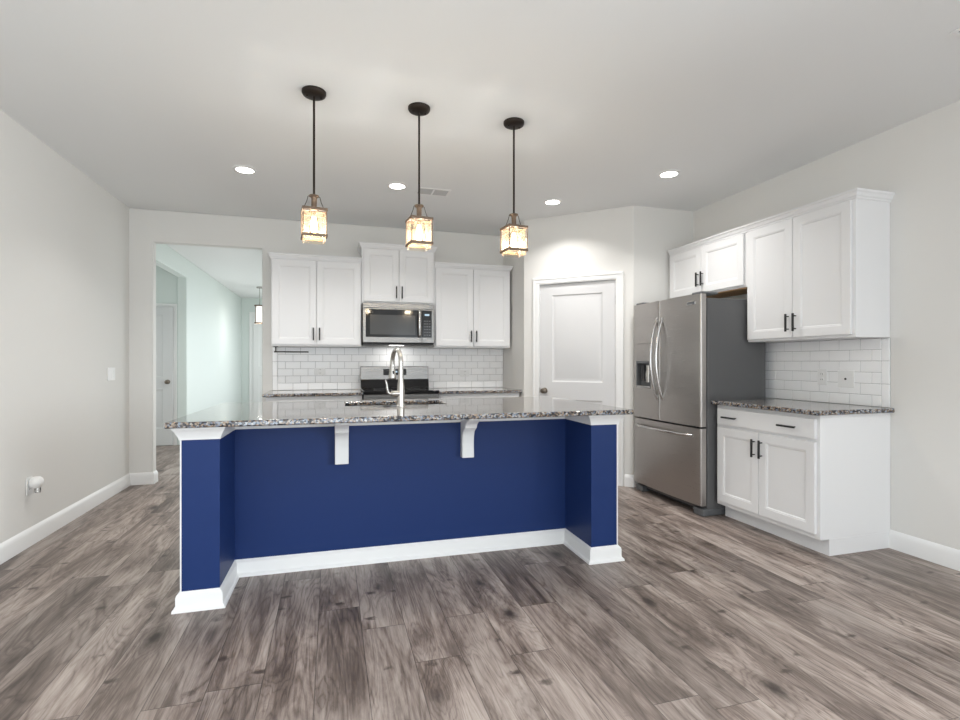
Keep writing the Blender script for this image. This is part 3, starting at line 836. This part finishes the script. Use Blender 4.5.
can(-1.30, 6.95, 'lit recessed ceiling light in the hall just beyond the opening')
for cx_ in (-.66, 2.25):  # unseen cans, added only to lift the room light
    for cy_ in (.55, -1.35):
        can(cx_, cy_, 'added recessed ceiling light behind the viewer for extra room light')

# ---------------------------------------------------------------- ceiling vents
def vent(x0, x1, y0, y1, label, secs=2):
    t = thing('ceiling_vent', ((x0 + x1) / 2, (y0 + y1) / 2, H), label, 'ceiling vent')
    hx, hy = (x1 - x0) / 2, (y1 - y0) / 2; b = .020
    f = MB().box(-hx, hx, -hy, -hy + b, -.008, -.0004).box(-hx, hx, hy - b, hy, -.008, -.0004).box(-hx, -hx + b, -hy + b, hy - b, -.008, -.0004).box(hx - b, hx, -hy + b, hy - b, -.008, -.0004)
    for k in range(1, secs):
        xx = -hx + 2 * hx * k / secs; f.box(xx - .008, xx + .008, -hy + b, hy - b, -.008, -.0004)
    f.build('frame', M['trim'], t, bevel=.002)
    box('duct_shade', M['vent_dark'], t, -hx + b, hx - b, -hy + b, hy - b, -.0015, -.0004)  # flat dark sheet, stands for the shade behind the louvres
    s = MB(); n = 9
    for k in range(n):
        yy = -hy + b + (2 * hy - 2 * b) * (k + .5) / n
        s.add([(-hx + b, yy - .004, -.002), (hx - b, yy - .004, -.002), (hx - b, yy + .005, -.007), (-hx + b, yy + .005, -.007)], [(0, 1, 2, 3)])
    s.build('louvre', M['louvre'], t)
vent(.715, 1.015, 4.345, 4.525, 'white two-section ceiling vent behind the middle pendant')
vent(2.745, 3.05, 1.25, 1.625, 'white ceiling vent corner at the upper right edge of view', 1)

# ---------------------------------------------------------------- wall plates
def plate(loc, rz, wd, ht, label, kind, cat, group=None):
    name = 'switch_plate' if kind == 'switch' else 'wall_outlet'
    t = thing(name, loc, label, cat, rz, group)
    box('cover', M['plastic'], t, -wd / 2, wd / 2, -.006, -.0003, -ht / 2, ht / 2, bevel=.003)
    if kind == 'switch':
        n = max(1, round(wd / .05) - 0) if wd > .1 else 1
        for k in range(n):
            cx = (k - (n - 1) / 2) * .046
            box('rocker', M['plastic'], t, cx - .0165, cx + .0165, -.0095, -.006, -.033, .033, bevel=.002)
    else:
        for s in (-1, 1):
            rc = MB().lathe([(.0165, -.006), (.0165, -.0085)], (0, 0, s * .020), 20, 'y').build('receptacle', M['plastic'], t)
            MB().box(-.008, -.0055, -.0090, -.0084, s * .020 - .003, s * .020 + .006).box(.0055, .008, -.0090, -.0084, s * .020 - .003, s * .020 + .006).build('slot', M['outlet_slot'], rc)
    return t
plate((XL, 5.318, 1.108), R(90), .160, .118, 'white switch plate on the left wall near the hall opening', 'switch', 'light switch')
plate((XL, 4.030, .395), R(90), .072, .118, 'white outlet low on the left wall holding an air freshener', 'outlet', 'outlet')
YT = YB - .0115
plate((-.125, YT, 1.115), 0, .115, .075, 'white sideways outlet plate in the tile left of the range', 'outlet', 'outlet')
plate((1.50, YT, 1.085), 0, .115, .075, 'white outlet plate in the tile right of the range', 'outlet', 'outlet')
XT = XR - .0115
plate((XT, 2.870, 1.105), R(-90), .075, .118, 'white outlet plate in the side backsplash nearer the refrigerator', 'outlet', 'outlet')
sp_ = thing('cable_plate', (XT, 2.690, 1.095), 'white plate with one black centre port in the side backsplash', 'cable plate', R(-90))
box('cover', M['plastic'], sp_, -.06, .06, -.006, -.0003, -.060, .060, bevel=.003)
MB().lathe([(.0075, -.006), (.0075, -.010), (.004, -.0105)], (0, 0, 0), 14, 'y').build('port', M['dark'], sp_)

# plug-in air freshener on the left outlet
af = thing('air_freshener', (XL + .0095, 4.030, .405), 'white plug-in air freshener in the left wall outlet', 'air freshener', R(90))
MB().lathe([(.020, 0), (.034, -.008), (.040, -.028), (.039, -.046), (.030, -.060), (.012, -.067), (.001, -.068)], (0, 0, .012), 24, 'y').build('housing', M['plastic'], af)
MB().lathe([(.016, -.055), (.017, -.030), (.014, -.018), (.010, -.010)], (0, -.040, .0), 16).build('oil_bottle', clear_glass('clear_glass', (.92, .92, .92), .2), af)
box('vent_slot', M['grey_plastic'], af, -.012, .012, -.050, -.046, -.022, -.014)

# paper towel bar under the left back cabinet
pt = thing('paper_towel_holder', (-.552, YB - .20, 1.3768), 'black metal paper towel bar under the back left wall cabinet', 'paper towel holder')
box('mount', M['black'], pt, -.022, .022, -.022, .022, -.0045, -.0003, bevel=.001)
box('arm', M['black'], pt, -.006, .006, -.006, .006, -.052, -.0045)
MB().lathe([(.0065, -.018), (.0065, .318)], (0, 0, -.055), 12, 'x').build('bar', M['black'], pt)

# entry lantern at the far end of the hall
el = thing('entry_lantern', (-1.40, 11.0, 2.0), 'small lantern hanging in the far hall, half behind the jamb', 'lantern')
MB().lathe([(.06, H - 2.0 - .03), (.06, H - 2.0 - .0004)], (0, 0, 0), 20).build('canopy', M['nickel'], el)
MB().lathe([(.006, .37), (.006, H - 2.0 - .03)], (0, 0, 0), 8).build('rod', M['nickel'], el)
f = MB()
for z in (.0, .35): f.lathe([(.10, z), (.10, z + .018), (.085, z + .018), (.085, z)], (0, 0, 0), 24, cap=False)
for k in range(4):
    a = math.pi / 4 + k * math.pi / 2
    f.box(.093 * math.cos(a) - .006, .093 * math.cos(a) + .006, .093 * math.sin(a) - .006, .093 * math.sin(a) + .006, .0, .36)
f.build('frame', M['iron'], el)
MB().lathe([(.004, .36), (.09, .358), (.09, .362), (.004, .372)], (0, 0, 0), 20).build('cap', M['iron'], el)
MB().lathe([(.075, .02), (.082, .10), (.082, .28), (.070, .345)], (0, 0, 0), 20).build('glass_shade', M['porcelain'], el)
ed_ = bpy.data.lights.new('lantern_light', 'POINT'); ed_.energy = 6; ed_.color = (1, .97, .92); ed_.shadow_soft_size = .05
eo = bpy.data.objects.new('lantern_light', ed_); COL.objects.link(eo); eo.parent = el; eo.location = (0, 0, -.08)
